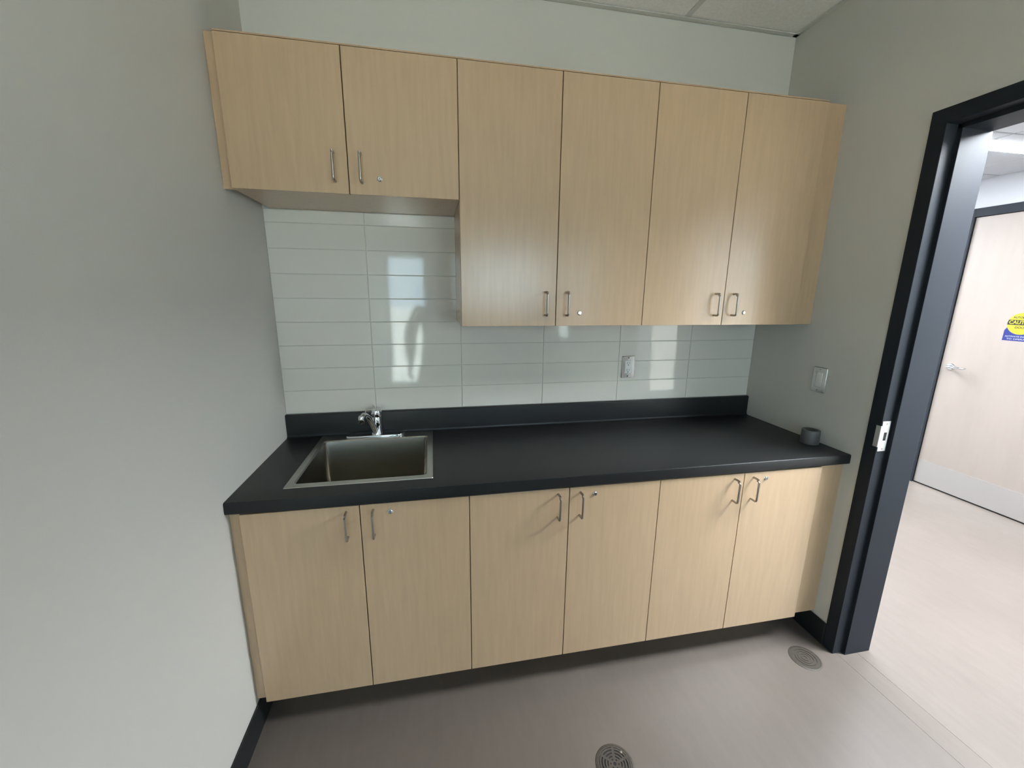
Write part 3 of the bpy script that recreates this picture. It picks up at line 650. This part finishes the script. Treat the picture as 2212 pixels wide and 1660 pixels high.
# hands: palm stub plus four fingers and a thumb
def hand(pal, wr, fdirs, thumb, nm='hand'):
    pts = [wr, pal]; ed = [(0, 1)]; rd = [(.026, .018), (.038, .015)]
    for base, dirs in fdirs:
        b0 = len(pts); pts.append(base); ed.append((1, b0)); rd.append(.0105)
        p = Vector(base)
        for q, d in enumerate(dirs):
            p = p + Vector(d); pts.append(tuple(p)); ed.append((b0 + q, b0 + q + 1)); rd.append(.0095 - .0010 * q)
    b0 = len(pts); p = Vector(thumb[0]); pts.append(tuple(p)); ed.append((0, b0)); rd.append(.012)
    for q, d in enumerate(thumb[1]): p = p + Vector(d); pts.append(tuple(p)); ed.append((b0 + q, b0 + q + 1)); rd.append(.0105 - .001 * q)
    return skinned(nm, pts, ed, rd, skin_m, pe, root=1, sub=1)
wl_ = Vector(J['wrL']); pl_ = Vector(J['paL'])
hand(tuple(pl_), tuple(wl_), [(tuple(pl_ + Vector((-.010 + .004 * k, .034 - .021 * k, -.038))), [(.006, .004, -.034 + .003 * abs(k - 1)), (.012, .004, -.022), (.013, .0, -.014)]) for k in range(4)],
     (tuple(wl_ * .5 + pl_ * .5 + Vector((.012, .034, 0))), [(.014, .024, -.022), (.010, .012, -.026)]))
wr_ = Vector(J['wrR']); pr_ = Vector(J['paR'])
hand(tuple(pr_), tuple(wr_), [(tuple(pr_ + Vector((-.018 + .0 * k, .006, .045 - .020 * k))), [(-.030, .010, .004), (-.022, .012, 0), (-.014, .004, 0)]) for k in range(4)],
     (tuple(wr_ * .4 + pr_ * .6 + Vector((-.022, -.022, -.004))), [(-.028, -.002, .016), (-.026, .006, .012)]))
# hair, ears, eyes, mouth
hc_ = Vector(Q(0, -.002, 1.700)); bm = bmesh.new()
bmesh.ops.create_uvsphere(bm, u_segments=28, v_segments=18, radius=1.0)
for v in list(bm.verts):
    if v.co.z < -.55 or (v.co.y > .35 and v.co.z < .30): bm.verts.remove(v)
for v in bm.verts: v.co = hc_ + Vector((v.co.x * .094, v.co.y * .116, v.co.z * .104))
obj('hair', bm, hair_m, pe, smooth=True, label='short dark hair')
for s in (-1, 1):
    b_ = lathe(bmesh.new(), [(0, -.008), (.006, -.006), (.008, 0), (.006, .006), (0, .008)], Q(s * .030, .098, 1.672), (0, 1, 0), 16); ey = obj('eye', b_, eye_m, pe, smooth=True)
    b_ = lathe(bmesh.new(), [(.0045, .0070), (.003, .0088), (0, .0092)], Q(s * .030, .098, 1.672), (0, 1, 0), 14); obj('iris', b_, iris_m, ey, smooth=True)
    b_ = lathe(bmesh.new(), [(0, -.006), (.010, -.005), (.017, 0), (.014, .006), (.006, .003), (0, .004)], Q(s * .084, .012, 1.662), (s, .25, 0), 18); obj('ear', b_, skin_m, pe, smooth=True)
obj('mouth', tube(bmesh.new(), [Q(-.022, .098, 1.614), Q(-.010, .106, 1.616), Q(0, .107, 1.615), Q(.010, .106, 1.616), Q(.022, .098, 1.614)], [.002, .0045, .0045, .0045, .002], 8), lip_m, pe, smooth=True)
# phone held flat on to the cabinets, just behind the lens position
ph = empty('phone', (.735, -2.012, 1.535), label='black phone held up by the person, mirrored in the tiles', cat='phone')
ff = lambda a, b, h: tuple(Vector((.700, -2.006, 1.562)) + cr * a + cu * b - cf * h)
bm = bmesh.new(); prism(bm, rrect(-.073, .073, -.036, .036, .009), 0, .0078, ff); obj('case', bm, phone_m, ph, smooth=True)
bm = bmesh.new(); prism(bm, rrect(-.068, -.034, .000, .033, .007), -.0018, .0002, ff); obj('camera_bump', bm, phone_m, ph)
bm = bmesh.new(); prism(bm, rrect(-.070, .070, -.033, .033, .007), .0078, .0081, ff); obj('screen', bm, mat('phone_screen', (.02, .02, .02), .1, emit=((.6, .62, .6), .35)), ph)
